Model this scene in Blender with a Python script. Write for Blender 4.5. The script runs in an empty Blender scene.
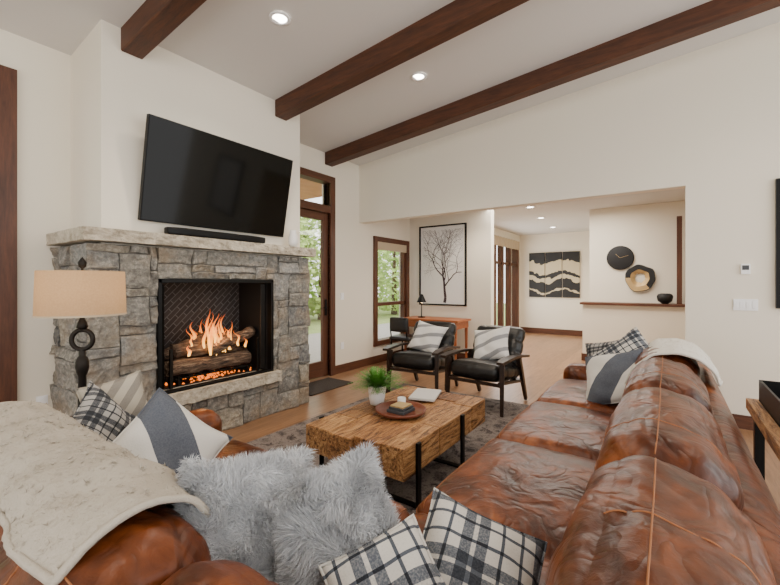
import bpy, bmesh, math, random
from mathutils import Vector, Matrix, noise
random.seed(7)
R=random.uniform
def srgb(r,g,b):
    def f(c):
        c/=255.; return c/12.92 if c<=.04045 else ((c+.055)/1.055)**2.4
    return (f(r),f(g),f(b),1)
# ---------------------------------------------------------------- materials
class NT:
    def __init__(s,name):
        s.m=bpy.data.materials.new(name); s.m.use_nodes=True; s.t=s.m.node_tree; s.n=s.t.nodes; s.n.clear()
        s.out=s.n.new('ShaderNodeOutputMaterial')
    def new(s,t,**k):
        n=s.n.new(t)
        for a,b in k.items(): setattr(n,a,b)
        return n
    def set(s,sock,v):
        if isinstance(v,bpy.types.NodeSocket): s.t.links.new(v,sock)
        else: sock.default_value=v
    def M(s,op,a,b=0.,c=0.):
        n=s.new('ShaderNodeMath',operation=op); s.set(n.inputs[0],a); s.set(n.inputs[1],b); s.set(n.inputs[2],c); return n.outputs[0]
    def mix(s,f,a,b,bt='MIX'):
        n=s.new('ShaderNodeMix',data_type='RGBA',blend_type=bt); s.set(n.inputs[0],f); s.set(n.inputs[6],a); s.set(n.inputs[7],b); return n.outputs[2]
    def coord(s,w='Object',scale=(1,1,1),rot=(0,0,0)):
        c=s.new('ShaderNodeTexCoord'); mp=s.new('ShaderNodeMapping'); s.t.links.new(c.outputs[w],mp.inputs[0])
        mp.inputs['Scale'].default_value=scale; mp.inputs['Rotation'].default_value=rot; return mp.outputs[0]
    def noise(s,co,scale,detail=4,rough=.5,dist=0):
        n=s.new('ShaderNodeTexNoise'); s.t.links.new(co,n.inputs['Vector']); n.inputs['Scale'].default_value=scale
        n.inputs['Detail'].default_value=detail; n.inputs['Roughness'].default_value=rough; n.inputs['Distortion'].default_value=dist
        return n.outputs[0]
    def ramp(s,f,stops):
        n=s.new('ShaderNodeValToRGB'); s.set(n.inputs[0],f); e=n.color_ramp.elements
        while len(e)<len(stops): e.new(.5)
        for x,(p,c) in zip(e,stops): x.position=p; x.color=c
        return n.outputs[0]
    def bump(s,h,strength=.3,dist=.01,normal=None):
        n=s.new('ShaderNodeBump'); s.set(n.inputs['Height'],h); n.inputs['Strength'].default_value=strength; n.inputs['Distance'].default_value=dist
        if normal is not None: s.t.links.new(normal,n.inputs['Normal'])
        return n.outputs[0]
    def bsdf(s,col,rough=.5,metal=0.,normal=None,**k):
        b=s.new('ShaderNodeBsdfPrincipled'); s.set(b.inputs['Base Color'],col); s.set(b.inputs['Roughness'],rough); b.inputs['Metallic'].default_value=metal
        if normal is not None: s.t.links.new(normal,b.inputs['Normal'])
        for a,v in k.items(): s.set(b.inputs[a.replace('_',' ')],v)
        s.t.links.new(b.outputs[0],s.out.inputs[0]); return s.m
def plain(name,c,rough=.5,metal=0.,bs=None,var=.0,vs=8.,**k):
    t=NT(name); co=t.coord(); col=c
    if var: col=t.mix(t.noise(co,vs),tuple(x*(1-var) for x in c[:3])+(1,),tuple(min(1,x*(1+var)) for x in c[:3])+(1,))
    nm=t.bump(t.noise(co,bs[0],3),bs[1],.005) if bs else None
    return t.bsdf(col,rough,metal,nm,**k)
def wood(name,c1,c2,axis='x',rough=.45,sc=1.):
    t=NT(name); s={'x':(.6,6,6),'y':(6,.6,6),'z':(6,6,.6)}[axis]
    co=t.coord('Object',tuple(v*sc for v in s))
    n=t.noise(co,4,6,.6,.6); n2=t.noise(co,22,3,.6)
    f=t.M('ADD',t.M('MULTIPLY',n,.75),t.M('MULTIPLY',n2,.3))
    col=t.ramp(f,[(.3,c1),(.72,c2)])
    return t.bsdf(col,rough,0,t.bump(f,.25,.004))
m_wall=plain('wall_paint',srgb(237,229,212),.9,bs=(300,.05))
m_ceil=plain('ceiling_paint',srgb(214,211,206),.95)
m_beam=wood('beam_wood',srgb(42,22,12),srgb(96,54,30),'y',.6)
m_trim=wood('trim_wood',srgb(56,29,16),srgb(106,62,38),'z',.5)
m_trimx=wood('trim_wood_x',srgb(56,29,16),srgb(106,62,38),'x',.5)
m_trimy=wood('trim_wood_y',srgb(56,29,16),srgb(106,62,38),'y',.5)
m_desk=wood('desk_wood',srgb(140,74,38),srgb(180,106,60),'y',.4)
m_black=plain('black_metal',srgb(14,14,14),.45,.6)
m_iron=plain('cast_iron',srgb(40,36,32),.5,.8,bs=(60,.4))
m_blackleather=plain('black_leather',srgb(18,17,16),.36,bs=(140,.25),var=.3)
m_chairwood=wood('dark_walnut',srgb(26,17,11),srgb(54,36,25),'x',.35)
m_white=plain('white_ceramic',srgb(235,233,228),.3)
m_plastic=plain('switch_plastic',srgb(248,248,248),.35)
t=NT('limestone_slab'); co=t.coord(); n=t.noise(co,9,8,.7); n2=t.noise(co,40,5,.7)
m_slab=t.bsdf(t.ramp(t.M('ADD',t.M('MULTIPLY',n,.6),t.M('MULTIPLY',n2,.4)),[(.3,srgb(116,106,90)),(.48,srgb(180,169,150)),(.7,srgb(220,211,194))]),.85,0,t.bump(n2,.9,.012))
m_mortar=plain('mortar',srgb(114,109,102),.95,bs=(80,.6))
m_charcoal=plain('charcoal_art',srgb(20,20,22),.6)
m_gold=plain('gold_leaf',srgb(190,160,110),.45,.3,var=.3)
# floor planks
t=NT('oak_plank_floor'); co=t.coord('Object')
br=t.new('ShaderNodeTexBrick'); t.t.links.new(co,br.inputs[0]); br.offset=.37; br.inputs['Scale'].default_value=1
br.inputs['Brick Width'].default_value=1.9; br.inputs['Row Height'].default_value=.17; br.inputs['Mortar Size'].default_value=.0022
br.inputs['Color1'].default_value=srgb(158,118,86); br.inputs['Color2'].default_value=srgb(120,86,60); br.inputs['Mortar'].default_value=srgb(66,44,30)
gc=t.coord('Object',(1.2,14,1)); g=t.noise(gc,3,6,.65,.8)
col=t.mix(.5,br.outputs[0],t.ramp(g,[(.3,srgb(94,64,42)),(.7,srgb(178,138,102))]))
m_floor=t.bsdf(col,.34,0,t.bump(g,.08,.003))
# stone
t=NT('ledge_stone'); g=t.new('ShaderNodeNewGeometry'); co=t.coord('Object')
base=t.ramp(g.outputs['Random Per Island'],[(0,srgb(88,91,92)),(.2,srgb(148,143,133)),(.4,srgb(110,112,113)),(.6,srgb(172,160,138)),(.8,srgb(128,125,118)),(1,srgb(152,152,149))])
n1=t.noise(co,5,9,.75,.8); n2=t.noise(co,24,7,.75)
col=t.mix(t.M('MULTIPLY',n1,1.),base,t.ramp(n2,[(.36,srgb(52,54,56)),(.5,srgb(130,128,123)),(.66,srgb(208,200,184))]))
f3=t.ramp(t.noise(co,3.2,5,.6),[(.48,(0,0,0,1)),(.62,(1,1,1,1))])
col=t.mix(t.M('MULTIPLY',f3,.40),col,srgb(166,140,106))
m_stone=t.bsdf(col,.85,0,t.bump(t.M('ADD',n1,t.M('MULTIPLY',n2,.6)),1.,.03))
# leather
t=NT('cognac_leather'); co=t.coord('Object')
n1=t.noise(co,1.9,5,.6,.8); n2=t.noise(co,7,6,.6,.7); n3=t.noise(co,130,3,.6)
f=t.M('ADD',t.M('MULTIPLY',n1,.55),t.M('MULTIPLY',n2,.45))
col=t.ramp(f,[(.33,srgb(40,17,7)),(.45,srgb(82,38,14)),(.56,srgb(122,62,25)),(.70,srgb(176,102,48))])
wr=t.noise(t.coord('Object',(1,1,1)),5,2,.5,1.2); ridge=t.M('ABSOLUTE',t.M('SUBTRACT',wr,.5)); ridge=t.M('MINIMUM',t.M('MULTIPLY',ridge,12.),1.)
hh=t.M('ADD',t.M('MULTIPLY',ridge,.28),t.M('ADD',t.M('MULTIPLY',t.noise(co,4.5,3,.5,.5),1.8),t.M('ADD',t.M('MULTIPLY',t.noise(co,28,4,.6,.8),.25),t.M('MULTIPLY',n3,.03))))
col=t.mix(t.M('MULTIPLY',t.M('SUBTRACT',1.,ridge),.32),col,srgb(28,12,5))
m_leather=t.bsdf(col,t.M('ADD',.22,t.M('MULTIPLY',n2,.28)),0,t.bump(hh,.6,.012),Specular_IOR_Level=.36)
m_stitch=plain('leather_stitch',srgb(150,92,50),.6)
# textiles
def plaid(name,base,dark,mid,f=1.,rot=0.):
    t=NT(name); co=t.coord('Object',(1,1,1),(0,0,rot)); sx=t.new('ShaderNodeSeparateXYZ'); t.t.links.new(co,sx.inputs[0])
    def bands(c):
        x=t.M('FRACT',t.M('ADD',t.M('MULTIPLY',c,5.2*f),100.3))
        a=t.M('LESS_THAN',x,.36)
        b=t.M('COMPARE',x,.55,.022); b2=t.M('COMPARE',x,.82,.022); w=t.M('COMPARE',x,.18,.03)
        return t.M('SUBTRACT',t.M('MAXIMUM',t.M('MULTIPLY',a,.62),t.M('MULTIPLY',t.M('MAXIMUM',b,b2),.8)),t.M('MULTIPLY',w,.5))
    X=bands(sx.outputs[0]); Y=bands(sx.outputs[1])
    s=t.M('ADD',t.M('MULTIPLY',X,.6),t.M('MULTIPLY',Y,.6))
    wv=t.noise(co,220,2)
    s=t.M('ADD',s,t.M('MULTIPLY',t.M('SUBTRACT',wv,.5),.35))
    col=t.ramp(s,[(0.02,base),(.4,mid),(.85,dark)])
    return t.bsdf(col,.95,0,t.bump(wv,.4,.003))
m_plaid=plaid('plaid_wool',srgb(204,200,192),srgb(26,30,38),srgb(84,90,99))
m_plaid2=plaid('plaid_wool_dark',srgb(166,163,158),srgb(22,25,30),srgb(66,69,75),1.25)
def stripes(name,base,dark,freq,duty,rot=0.):
    t=NT(name); co=t.coord('Object',(1,1,1),(0,0,rot)); sx=t.new('ShaderNodeSeparateXYZ'); t.t.links.new(co,sx.inputs[0])
    x=t.M('FRACT',t.M('ADD',t.M('MULTIPLY',sx.outputs[0],freq),100.2)); wv=t.noise(co,160,2)
    f=t.M('LESS_THAN',x,duty)
    col=t.mix(f,base,dark); col=t.mix(t.M('MULTIPLY',wv,.25),col,srgb(180,180,178))
    return t.bsdf(col,.95,0,t.bump(wv,.5,.003))
m_stripe=stripes('striped_linen',srgb(216,213,206),srgb(60,68,84),3.1,.5,.6)
m_chev=stripes('grey_white_knit',srgb(226,223,218),srgb(140,140,142),6.5,.3,1.2)
t=NT('faux_fur'); g=t.new('ShaderNodeNewGeometry'); co=t.coord(); 
m_fur=t.bsdf(t.mix(t.noise(co,7,4),t.mix(g.outputs['Random Per Island'],srgb(156,160,168),srgb(230,231,232)),srgb(210,211,213)),.8)
t=NT('sherpa_fleece'); g=t.new('ShaderNodeNewGeometry'); co=t.coord(); n=t.noise(co,40,5,.7)
m_sherpa=t.bsdf(t.mix(n,t.mix(g.outputs['Random Per Island'],srgb(150,141,128),srgb(206,197,182)),srgb(180,170,155)),.95,0,t.bump(n,.8,.012))
m_sherpaw=plain('white_fleece',srgb(222,217,206),.95,bs=(90,.9),var=.1,vs=20)
m_beigeprint=stripes('beige_print',srgb(176,166,148),srgb(126,118,106),14,.5,.8)
# rug
t=NT('distressed_rug'); co=t.coord('Object'); n1=t.noise(co,5,8,.75,1.5); n2=t.noise(co,60,4,.7)
vo=t.new('ShaderNodeTexVoronoi'); t.t.links.new(co,vo.inputs[0]); vo.inputs['Scale'].default_value=7
f=t.M('ADD',t.M('MULTIPLY',n1,.55),t.M('ADD',t.M('MULTIPLY',n2,.35),t.M('MULTIPLY',vo.outputs[0],.25)))
m_rug=t.bsdf(t.ramp(f,[(.40,srgb(46,42,42)),(.5,srgb(90,82,80)),(.6,srgb(140,130,124)),(.70,srgb(60,52,51))]),1.,0,t.bump(n2,.8,.01))
# coffee table wood
t=NT('reclaimed_blocks'); co=t.coord('Object',(1.4,9,9)); g=t.new('ShaderNodeNewGeometry')
n=t.noise(co,2.6,9,.72,1.6); n2=t.noise(t.coord('Object',(2,26,26)),3,5,.7)
c1=t.ramp(n,[(.36,srgb(60,36,20)),(.44,srgb(136,96,58)),(.52,srgb(184,142,94)),(.66,srgb(212,178,132))])
c1=t.mix(t.ramp(n2,[(.30,(.95,.95,.95,1)),(.43,(0,0,0,1))]),c1,srgb(42,25,14))
c1=t.mix(1.,c1,t.ramp(g.outputs['Random Per Island'],[(0,srgb(184,152,124)),(.5,srgb(255,242,224)),(1,srgb(218,188,158))]),'MULTIPLY')
m_block=t.bsdf(c1,.5,0,t.bump(t.M('ADD',n,n2),.7,.012))
# glass / tv / shade
t=NT('clear_glass'); tr=t.new('ShaderNodeBsdfTransparent'); gl=t.new('ShaderNodeBsdfGlossy'); gl.inputs['Roughness'].default_value=.02
mx=t.new('ShaderNodeMixShader'); mx.inputs[0].default_value=.06; t.t.links.new(tr.outputs[0],mx.inputs[1]); t.t.links.new(gl.outputs[0],mx.inputs[2]); t.t.links.new(mx.outputs[0],t.out.inputs[0]); m_glass=t.m
m_tv=plain('tv_screen',srgb(3,3,3),.08,Specular_IOR_Level=.2)
t=NT('linen_lampshade'); co=t.coord('Object',(1,1,1)); n=t.noise(co,120,3); d=t.new('ShaderNodeBsdfDiffuse'); tl=t.new('ShaderNodeBsdfTranslucent')
c=t.mix(n,srgb(184,154,120),srgb(204,176,142)); t.t.links.new(c,d.inputs[0]); t.t.links.new(c,tl.inputs[0])
mx=t.new('ShaderNodeMixShader'); mx.inputs[0].default_value=.5; t.t.links.new(d.outputs[0],mx.inputs[1]); t.t.links.new(tl.outputs[0],mx.inputs[2]); t.t.links.new(mx.outputs[0],t.out.inputs[0]); m_shade=t.m
def emis(name,c,s):
    t=NT(name); e=t.new('ShaderNodeEmission'); e.inputs[0].default_value=c; e.inputs[1].default_value=s; t.t.links.new(e.outputs[0],t.out.inputs[0]); return t.m
m_down=emis('downlight_glow',(1,.93,.82,1),18)
m_ember=emis('ember_glow',(1,.20,.02,1),2.2)
t=NT('flame'); co=t.coord('Generated'); sx=t.new('ShaderNodeSeparateXYZ'); t.t.links.new(co,sx.inputs[0])
e=t.new('ShaderNodeEmission'); t.t.links.new(t.ramp(sx.outputs[2],[(0,(1,.52,.11,1)),(.35,(1,.32,.035,1)),(1,(.85,.10,.008,1))]),e.inputs[0]); e.inputs[1].default_value=4.2
tr=t.new('ShaderNodeBsdfTransparent'); lw=t.new('ShaderNodeLayerWeight'); lw.inputs[0].default_value=.4
mx=t.new('ShaderNodeMixShader'); t.set(mx.inputs[0],t.M('MINIMUM',t.M('ADD',t.M('MULTIPLY',lw.outputs[1],.8),t.M('ADD',.25,t.M('MULTIPLY',sx.outputs[2],.5))),1.)); t.t.links.new(e.outputs[0],mx.inputs[1]); t.t.links.new(tr.outputs[0],mx.inputs[2]); t.t.links.new(mx.outputs[0],t.out.inputs[0]); m_flame=t.m
t=NT('log_bark'); co=t.coord('Object',(2,14,14)); n=t.noise(co,3,6,.7)
m_log=t.bsdf(t.ramp(n,[(.35,srgb(26,20,18)),(.52,srgb(104,80,62)),(.7,srgb(176,152,124))]),.9,0,t.bump(n,1.,.02))
t=NT('firebrick'); co=t.coord('Object',(1,1,1),(math.radians(90),0,0))
br=t.new('ShaderNodeTexBrick'); mp=t.new('ShaderNodeMapping'); t.t.links.new(co,mp.inputs[0]); mp.inputs['Rotation'].default_value=(0,0,math.radians(45)); t.t.links.new(mp.outputs[0],br.inputs[0])
br.inputs['Scale'].default_value=1; br.inputs['Brick Width'].default_value=.14; br.inputs['Row Height'].default_value=.045; br.inputs['Mortar Size'].default_value=.004
br.inputs['Color1'].default_value=srgb(50,50,52); br.inputs['Color2'].default_value=srgb(34,34,36); br.inputs['Mortar'].default_value=srgb(84,85,88)
m_firebrick=t.bsdf(br.outputs[0],.9)
m_leaf=plain('foliage',srgb(192,216,130),.6,var=.4,vs=3)
m_fern=plain('fern_leaf',srgb(86,140,50),.5,var=.35,vs=30)
m_grass=plain('lawn',srgb(170,185,120),.9,var=.3,vs=2)
m_patio=plain('patio_stone',srgb(180,176,170),.9,var=.15)
m_soffit=wood('soffit_wood',srgb(180,116,70),srgb(222,158,108),'x',.6)
m_curtain=plain('roman_shade',srgb(190,172,146),.9,bs=(120,.3))
m_art=plain('canvas_white',srgb(236,234,230),.8)
m_ink=plain('ink_tree',srgb(66,50,54),.8,var=.3)
m_book=plain('book_cover',srgb(205,203,200),.5)
m_book2=plain('book_cover_dark',srgb(60,62,66),.5)
m_terra=plain('tray_wood',srgb(112,56,34),.4,var=.2)
m_mat=plain('door_mat',srgb(58,50,44),1.,bs=(200,1.))
# ---------------------------------------------------------------- geometry helpers
def empty(name,loc=(0,0,0),rz=0.):
    o=bpy.data.objects.new(name,None); bpy.context.collection.objects.link(o); o.location=loc; o.rotation_euler=(0,0,rz); o.empty_display_size=.1; return o
def mk(name,verts,faces,mat,parent=None,smooth=False,loc=None,rot=None):
    me=bpy.data.meshes.new(name); me.from_pydata([tuple(v) for v in verts],[],faces)
    for m in (mat if isinstance(mat,(list,tuple)) else [mat]): me.materials.append(m)
    if smooth: me.polygons.foreach_set('use_smooth',[True]*len(me.polygons))
    me.update(); o=bpy.data.objects.new(name,me); bpy.context.collection.objects.link(o)
    if loc is not None: o.location=loc
    if rot is not None: o.matrix_basis=Matrix.Translation(o.location)@(rot.to_4x4() if isinstance(rot,Matrix) else rot)
    if parent: o.parent=parent
    return o
def frombm(name,bm,mat,parent=None,smooth=False,loc=None,rot=None):
    bm.verts.index_update(); v=[x.co.copy() for x in bm.verts]; f=[[y.index for y in x.verts] for x in bm.faces]; bm.free()
    return mk(name,v,f,mat,parent,smooth,loc,rot)
BF=[(0,3,2,1),(4,5,6,7),(0,1,5,4),(1,2,6,5),(2,3,7,6),(3,0,4,7)]
def boxes(name,L,mat,parent=None,bevel=0.):
    bm=bmesh.new()
    for (x0,x1,y0,y1,z0,z1) in L:
        vs=[bm.verts.new(p) for p in((x0,y0,z0),(x1,y0,z0),(x1,y1,z0),(x0,y1,z0),(x0,y0,z1),(x1,y0,z1),(x1,y1,z1),(x0,y1,z1))]
        for f in BF: bm.faces.new([vs[i] for i in f])
    if bevel: bmesh.ops.bevel(bm,geom=bm.edges[:],offset=bevel,segments=2,affect='EDGES',profile=.6)
    return frombm(name,bm,mat,parent)
def box(name,x0,x1,y0,y1,z0,z1,mat,parent=None,bevel=0.): return boxes(name,[(x0,x1,y0,y1,z0,z1)],mat,parent,bevel)
def tube(name,pts,r,mat,parent=None,seg=10,closed=False,flat=1.):
    pts=[Vector(p) for p in pts]; n=len(pts); rs=r if isinstance(r,(list,tuple)) else [r]*n
    V=[];F=[]; up=None
    for i,p in enumerate(pts):
        a=pts[(i-1)%n] if (closed or i>0) else p; b=pts[(i+1)%n] if (closed or i<n-1) else p
        d=(b-a).normalized()
        if up is None: up=Vector((0,0,1)) if abs(d.z)<.9 else Vector((1,0,0))
        s=d.cross(up).normalized(); up=s.cross(d).normalized()
        for k in range(seg):
            an=2*math.pi*k/seg; V.append(p+s*math.cos(an)*rs[i]+up*math.sin(an)*rs[i]*flat)
    m=n if closed else n-1
    for i in range(m):
        for k in range(seg):
            a=i*seg+k;b=i*seg+(k+1)%seg;c=((i+1)%n)*seg+(k+1)%seg;d=((i+1)%n)*seg+k; F.append((a,b,c,d))
    if not closed: F.append(tuple(range(seg))[::-1]); F.append(tuple(range((n-1)*seg,n*seg)))
    return mk(name,V,F,mat,parent,True)
def lathe(name,prof,mat,parent=None,loc=(0,0,0),seg=36,rot=None,smooth=True):
    V=[];F=[]
    for (r,z) in prof:
        for k in range(seg):
            a=2*math.pi*k/seg; V.append((r*math.cos(a),r*math.sin(a),z))
    for i in range(len(prof)-1):
        for k in range(seg): F.append((i*seg+k,i*seg+(k+1)%seg,(i+1)*seg+(k+1)%seg,(i+1)*seg+k))
    return mk(name,V,F,mat,parent,smooth,Vector(loc),rot)
def bar(name,p0,p1,w,t_,mat,parent,w2=None,bev=.004):
    p0=Vector(p0);p1=Vector(p1); d=p1-p0; L=d.length; bm=bmesh.new(); w2=w2 or w
    vs=[]
    for z,ww in((0,w),(L,w2)):
        for x,y in((-1,-1),(1,-1),(1,1),(-1,1)): vs.append(bm.verts.new((x*ww/2,y*t_/2*(ww/w),z)))
    for f in BF: bm.faces.new([vs[i] for i in f])
    bmesh.ops.bevel(bm,geom=bm.edges[:],offset=bev,segments=2,affect='EDGES')
    q=d.to_track_quat('Z','Y').to_matrix()
    return frombm(name,bm,mat,parent,False,p0,q)
def walls(name,axis,c0,c1,a0,a1,z0,z1,holes,mat):
    A=sorted({a0,a1}|{h[0] for h in holes}|{h[1] for h in holes}); Z=sorted({z0,z1}|{h[2] for h in holes}|{h[3] for h in holes}); L=[]
    for i in range(len(A)-1):
        for j in range(len(Z)-1):
            am=(A[i]+A[i+1])/2; zm=(Z[j]+Z[j+1])/2
            if any(h[0]<am<h[1] and h[2]<zm<h[3] for h in holes): continue
            L.append((A[i],A[i+1],c0,c1,Z[j],Z[j+1]) if axis=='y' else (c0,c1,A[i],A[i+1],Z[j],Z[j+1]))
    return boxes(name,L,mat)
def nz(v,s,seed=0): return noise.noise(Vector((v[0]*s+seed,v[1]*s-seed*.7,v[2]*s+seed*1.3)))
def cube_pts(n):
    bm=bmesh.new(); bmesh.ops.create_cube(bm,size=2); bmesh.ops.subdivide_edges(bm,edges=bm.edges[:],cuts=n,use_grid_fill=True); return bm
def cush_map(p,sx,sy,sz,r,bulge,wr,seed,crease=None):
    x,y,z=p; h=Vector((sx/2,sy/2,sz/2)); q=Vector((x*h.x,y*h.y,z*h.z))
    inn=Vector([max(-(h[i]-r),min(h[i]-r,q[i])) for i in range(3)]); d=q-inn
    if d.length>1e-9: q=inn+d.normalized()*min(r,max(abs(d.x),abs(d.y),abs(d.z)))
    ax=bulge[0]; b=bulge[1]; o=[i for i in range(3) if i!=ax]
    w=(1-p[o[0]]**2)*(1-p[o[1]]**2)
    q[ax]+=(p[ax])*b*math.sqrt(max(w,0))
    for i in o: q[i]+=p[i]*b*.35*(1-p[ax]**2)*(1-p[[k for k in o if k!=i][0]]**2)
    if crease:
        for (ca,cv,cd) in crease:
            e=math.exp(-((p[ca]-cv)*(h[ca])/.022)**2); q-=Vector([p[i]*cd*e for i in range(3)])
    if wr:
        rd=max(0,1-abs(nz((q.x,q.y,q.z),6,seed+5))*5)**2
        nn=nz(q,4.5,seed)*wr*.8-rd*wr*.45+nz((q.x,q.y*2.,q.z*2.),8,seed+9)*wr*.35
        q+=q.normalized()*nn
    return q
def cushion(name,c,s,r,bulge,mat,parent,rot=None,wr=.012,seed=0,crease=None,n=26,stitch=None):
    bm=cube_pts(n)
    for v in bm.verts: v.co=cush_map(tuple(v.co),*s,r,bulge,wr,seed,crease)
    o=frombm(name,bm,mat,parent,True,Vector(c),rot)
    for k,(fx,a,cv) in enumerate(stitch or []):
        third=[i for i in range(3) if i!=fx[0] and i!=a][0]; pts=[]
        for i in range(61):
            p=[0,0,0]; p[fx[0]]=fx[1]; p[a]=cv; p[third]=-1+2*i/60
            q=cush_map(p,*s,r,bulge,wr,seed,crease); pts.append(q)
        st=tube(name+'_seam_%d'%k,pts,.0022,m_stitch,parent,6)
        st.matrix_basis=Matrix.Translation(Vector(c))@((rot or Matrix.Identity(3)).to_4x4())
    return o
def orient(nrm,roll=0.):
    z=Vector(nrm).normalized(); up=Vector((0,0,1)); y=(up-z*up.dot(z)).normalized(); x=y.cross(z)
    return Matrix((x,y,z)).transposed()@Matrix.Rotation(roll,3,'Z')
def pillow_geo(sx,sy,th,seed,n=22,wr=.008):
    V=[];F=[];idx={}
    for side in(1,-1):
        for i in range(n+1):
            for j in range(n+1):
                if side==-1 and (i in(0,n) or j in(0,n)): idx[(side,i,j)]=idx[(1,i,j)]; continue
                u=-1+2*i/n; v=-1+2*j/n
                x=u*(1-.09*(1-v*v)); y=v*(1-.09*(1-u*u))
                h=((1-u**4)*(1-v**4))**.6*(1-.35*(u*u+v*v)/2)
                p=Vector((x*sx/2,y*sy/2,side*h*th/2)); p.z+=nz(p,9,seed)*wr*2.6*h+nz(p,20,seed+3)*wr*.7*h
                p.x+=nz(p,5,seed+7)*.012; p.y+=nz(p,5,seed+17)*.012
                idx[(side,i,j)]=len(V); V.append(p)
        for i in range(n):
            for j in range(n):
                f=[idx[(side,i,j)],idx[(side,i+1,j)],idx[(side,i+1,j+1)],idx[(side,i,j+1)]]
                F.append(tuple(f if side==1 else f[::-1]))
    return V,F
def strands(V,F,n,ln,w,seed=0,clump=0.,cf=14):
    rnd=random.Random(seed); OV=[];OF=[]; ar=[];tot=0; P=[]
    for f in F:
        a,b,c,d=[Vector(V[i]) for i in f]; nn=(b-a).cross(d-a)
        if nn.length<1e-12: nn=(c-b).cross(d-c)
        tot+=nn.length; ar.append(tot); P.append((a,b,c,d,nn.normalized()))
    import bisect
    for k in range(n):
        a,b,c,d,nn=P[min(len(P)-1,bisect.bisect(ar,rnd.random()*tot))]
        u,v=rnd.random(),rnd.random(); p=(a*(1-u)+b*u)*(1-v)+(d*(1-u)+c*u)*v
        q=Vector((noise.noise(p*cf+Vector((seed,0,0))),noise.noise(p*cf+Vector((0,seed+7,0))),noise.noise(p*cf+Vector((3,0,seed)))))
        dr=(nn+q*1.5*clump+Vector((rnd.gauss(0,.3),rnd.gauss(0,.3),rnd.gauss(0,.3)))).normalized()
        s=dr.cross(Vector((rnd.gauss(0,1),rnd.gauss(0,1),rnd.gauss(0,1)))).normalized()*w
        L=ln*rnd.uniform(.6,1.15); m=p+dr*L*.55; tip=m+(dr+q*clump)*L*.45
        i=len(OV); OV+= [p-s,p+s,m+s*.7,m-s*.7,tip]; OF+=[(i,i+1,i+2,i+3),(i+3,i+2,i+4)]
    return OV,OF
def pillow(name,loc,nrm,roll,sx,sy,th,mat,seed=0,fur=False):
    g=empty(name,loc); rot=orient(nrm,roll); V,F=pillow_geo(sx,sy,th,seed)
    mk('cover',V,F,mat,g,True,Vector((0,0,0)),rot)
    if fur:
        OV,OF=strands(V,F,36000,.032,.0011,seed,clump=.85); mk('fur_pile',OV,OF,mat,g,False,Vector((0,0,0)),rot)
    else:
        e=[]; N=22
        for i in range(N): e.append(V[i*(N+1)])
        for j in range(N): e.append(V[N*(N+1)+j])
        for i in range(N,0,-1): e.append(V[i*(N+1)+N])
        for j in range(N,0,-1): e.append(V[j])
        pp=tube('piping',e,.004,mat,g,6,True); pp.matrix_basis=rot.to_4x4()
    return g
# ---------------------------------------------------------------- room shell
YW=4.2; XO=5.08
def zc(y): return 3.36+.093*(YW-y)
box('floor',-2.5,12,-3.2,4.35,-.1,0,m_floor)
def slab(name,x0,x1,y0,y1,mat,off=0,th=.15):
    V=[(x,y,zc(y)+off+k) for k in(0,th) for x,y in((x0,y0),(x1,y0),(x1,y1),(x0,y1))]
    return mk(name,V,BF,mat)
slab('ceiling',-2.5,XO,-3.2,4.35,m_ceil)
walls('wall_north','y',YW,YW+.15,-2.5,6.81,0,3.36,[(-.75,.74,0,2.96),(3.45,4.37,0,2.93),(5.55,6.5,.38,2.14)],m_wall)
walls('wall_east','x',XO,XO+.15,-3.2,4.2,0,4.2,[(-.15,4.2,0,2.41)],m_wall)
walls('wall_west','x',-2.65,-2.5,-3.2,4.35,0,4.1,[(-2.6,3.4,.3,2.9)],m_wall)
box('wall_chimney_breast',1.2,3.195,3.545,YW,1.70,3.45,m_wall)
box('ceiling_hall',XO+.15,11.65,-1.6,4.35,2.78,2.9,m_ceil)
box('wall_study',6.66,6.81,2.53,4.2,0,2.78,m_wall)
walls('wall_corridor','y',3.5,3.65,6.81,11.65,0,2.78,[(8.7,11.2,.08,2.45)],m_wall)
box('wall_far',11.5,11.65,1.1,3.5,0,2.78,m_wall)
box('wall_hall_side',8.35,11.5,1.05,1.2,0,2.78,m_wall)
box('wall_stair',8.2,8.35,-1.6,1.2,0,2.78,m_wall)
box('wall_hall_end',5.23,8.35,-1.75,-1.6,0,2.9,m_wall)
box('wall_half',7.9,8.02,-1.6,1.27,0,1.02,m_wall)
box('trim_ledge',7.84,8.2,-1.6,1.31,1.02,1.06,m_trimy,None,.004)
box('trim_hall_post',7.98,8.1,-.19,-.12,1.06,2.5,m_trim)
for i,(x0,x1,ye) in enumerate([(1.33,1.49,3.545),(2.83,2.99,3.545),(4.27,4.43,4.2)]):
    y0=-3.2; V=[(x,y,zc(y)+k) for k in(-.18,.01) for x,y in((x0,y0),(x1,y0),(x1,ye),(x0,ye))]
    bm=bmesh.new(); vs=[bm.verts.new(v) for v in V]
    for f in BF: bm.faces.new([vs[q] for q in f])
    bmesh.ops.bevel(bm,geom=bm.edges[:],offset=.008,segments=1,affect='EDGES')
    frombm('ceiling_beam',bm,m_beam)
for nm,b,m in [('baseboard_north',[(3.195,3.36,4.182,4.2,0,.13),(4.47,6.66,4.182,4.2,0,.13),(.86,1.09,4.182,4.2,0,.13)],m_trimx),
             ('baseboard_east',[(5.062,5.08,-3.2,-.15,0,.13)],m_trimy),('baseboard_study',[(6.642,6.66,2.53,4.18,0,.13),(6.642,6.828,2.512,2.53,0,.13)],m_trimy),
             ('baseboard_far',[(11.482,11.5,1.2,3.48,0,.15)],m_trimy),('baseboard_corridor',[(6.81,11.48,3.482,3.5,0,.08)],m_trimx),
             ('baseboard_half',[(7.882,7.9,-1.6,1.27,0,.13),(7.9,8.02,1.27,1.288,0,.13)],m_trimy)]:
    boxes(nm,b,m)
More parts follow.
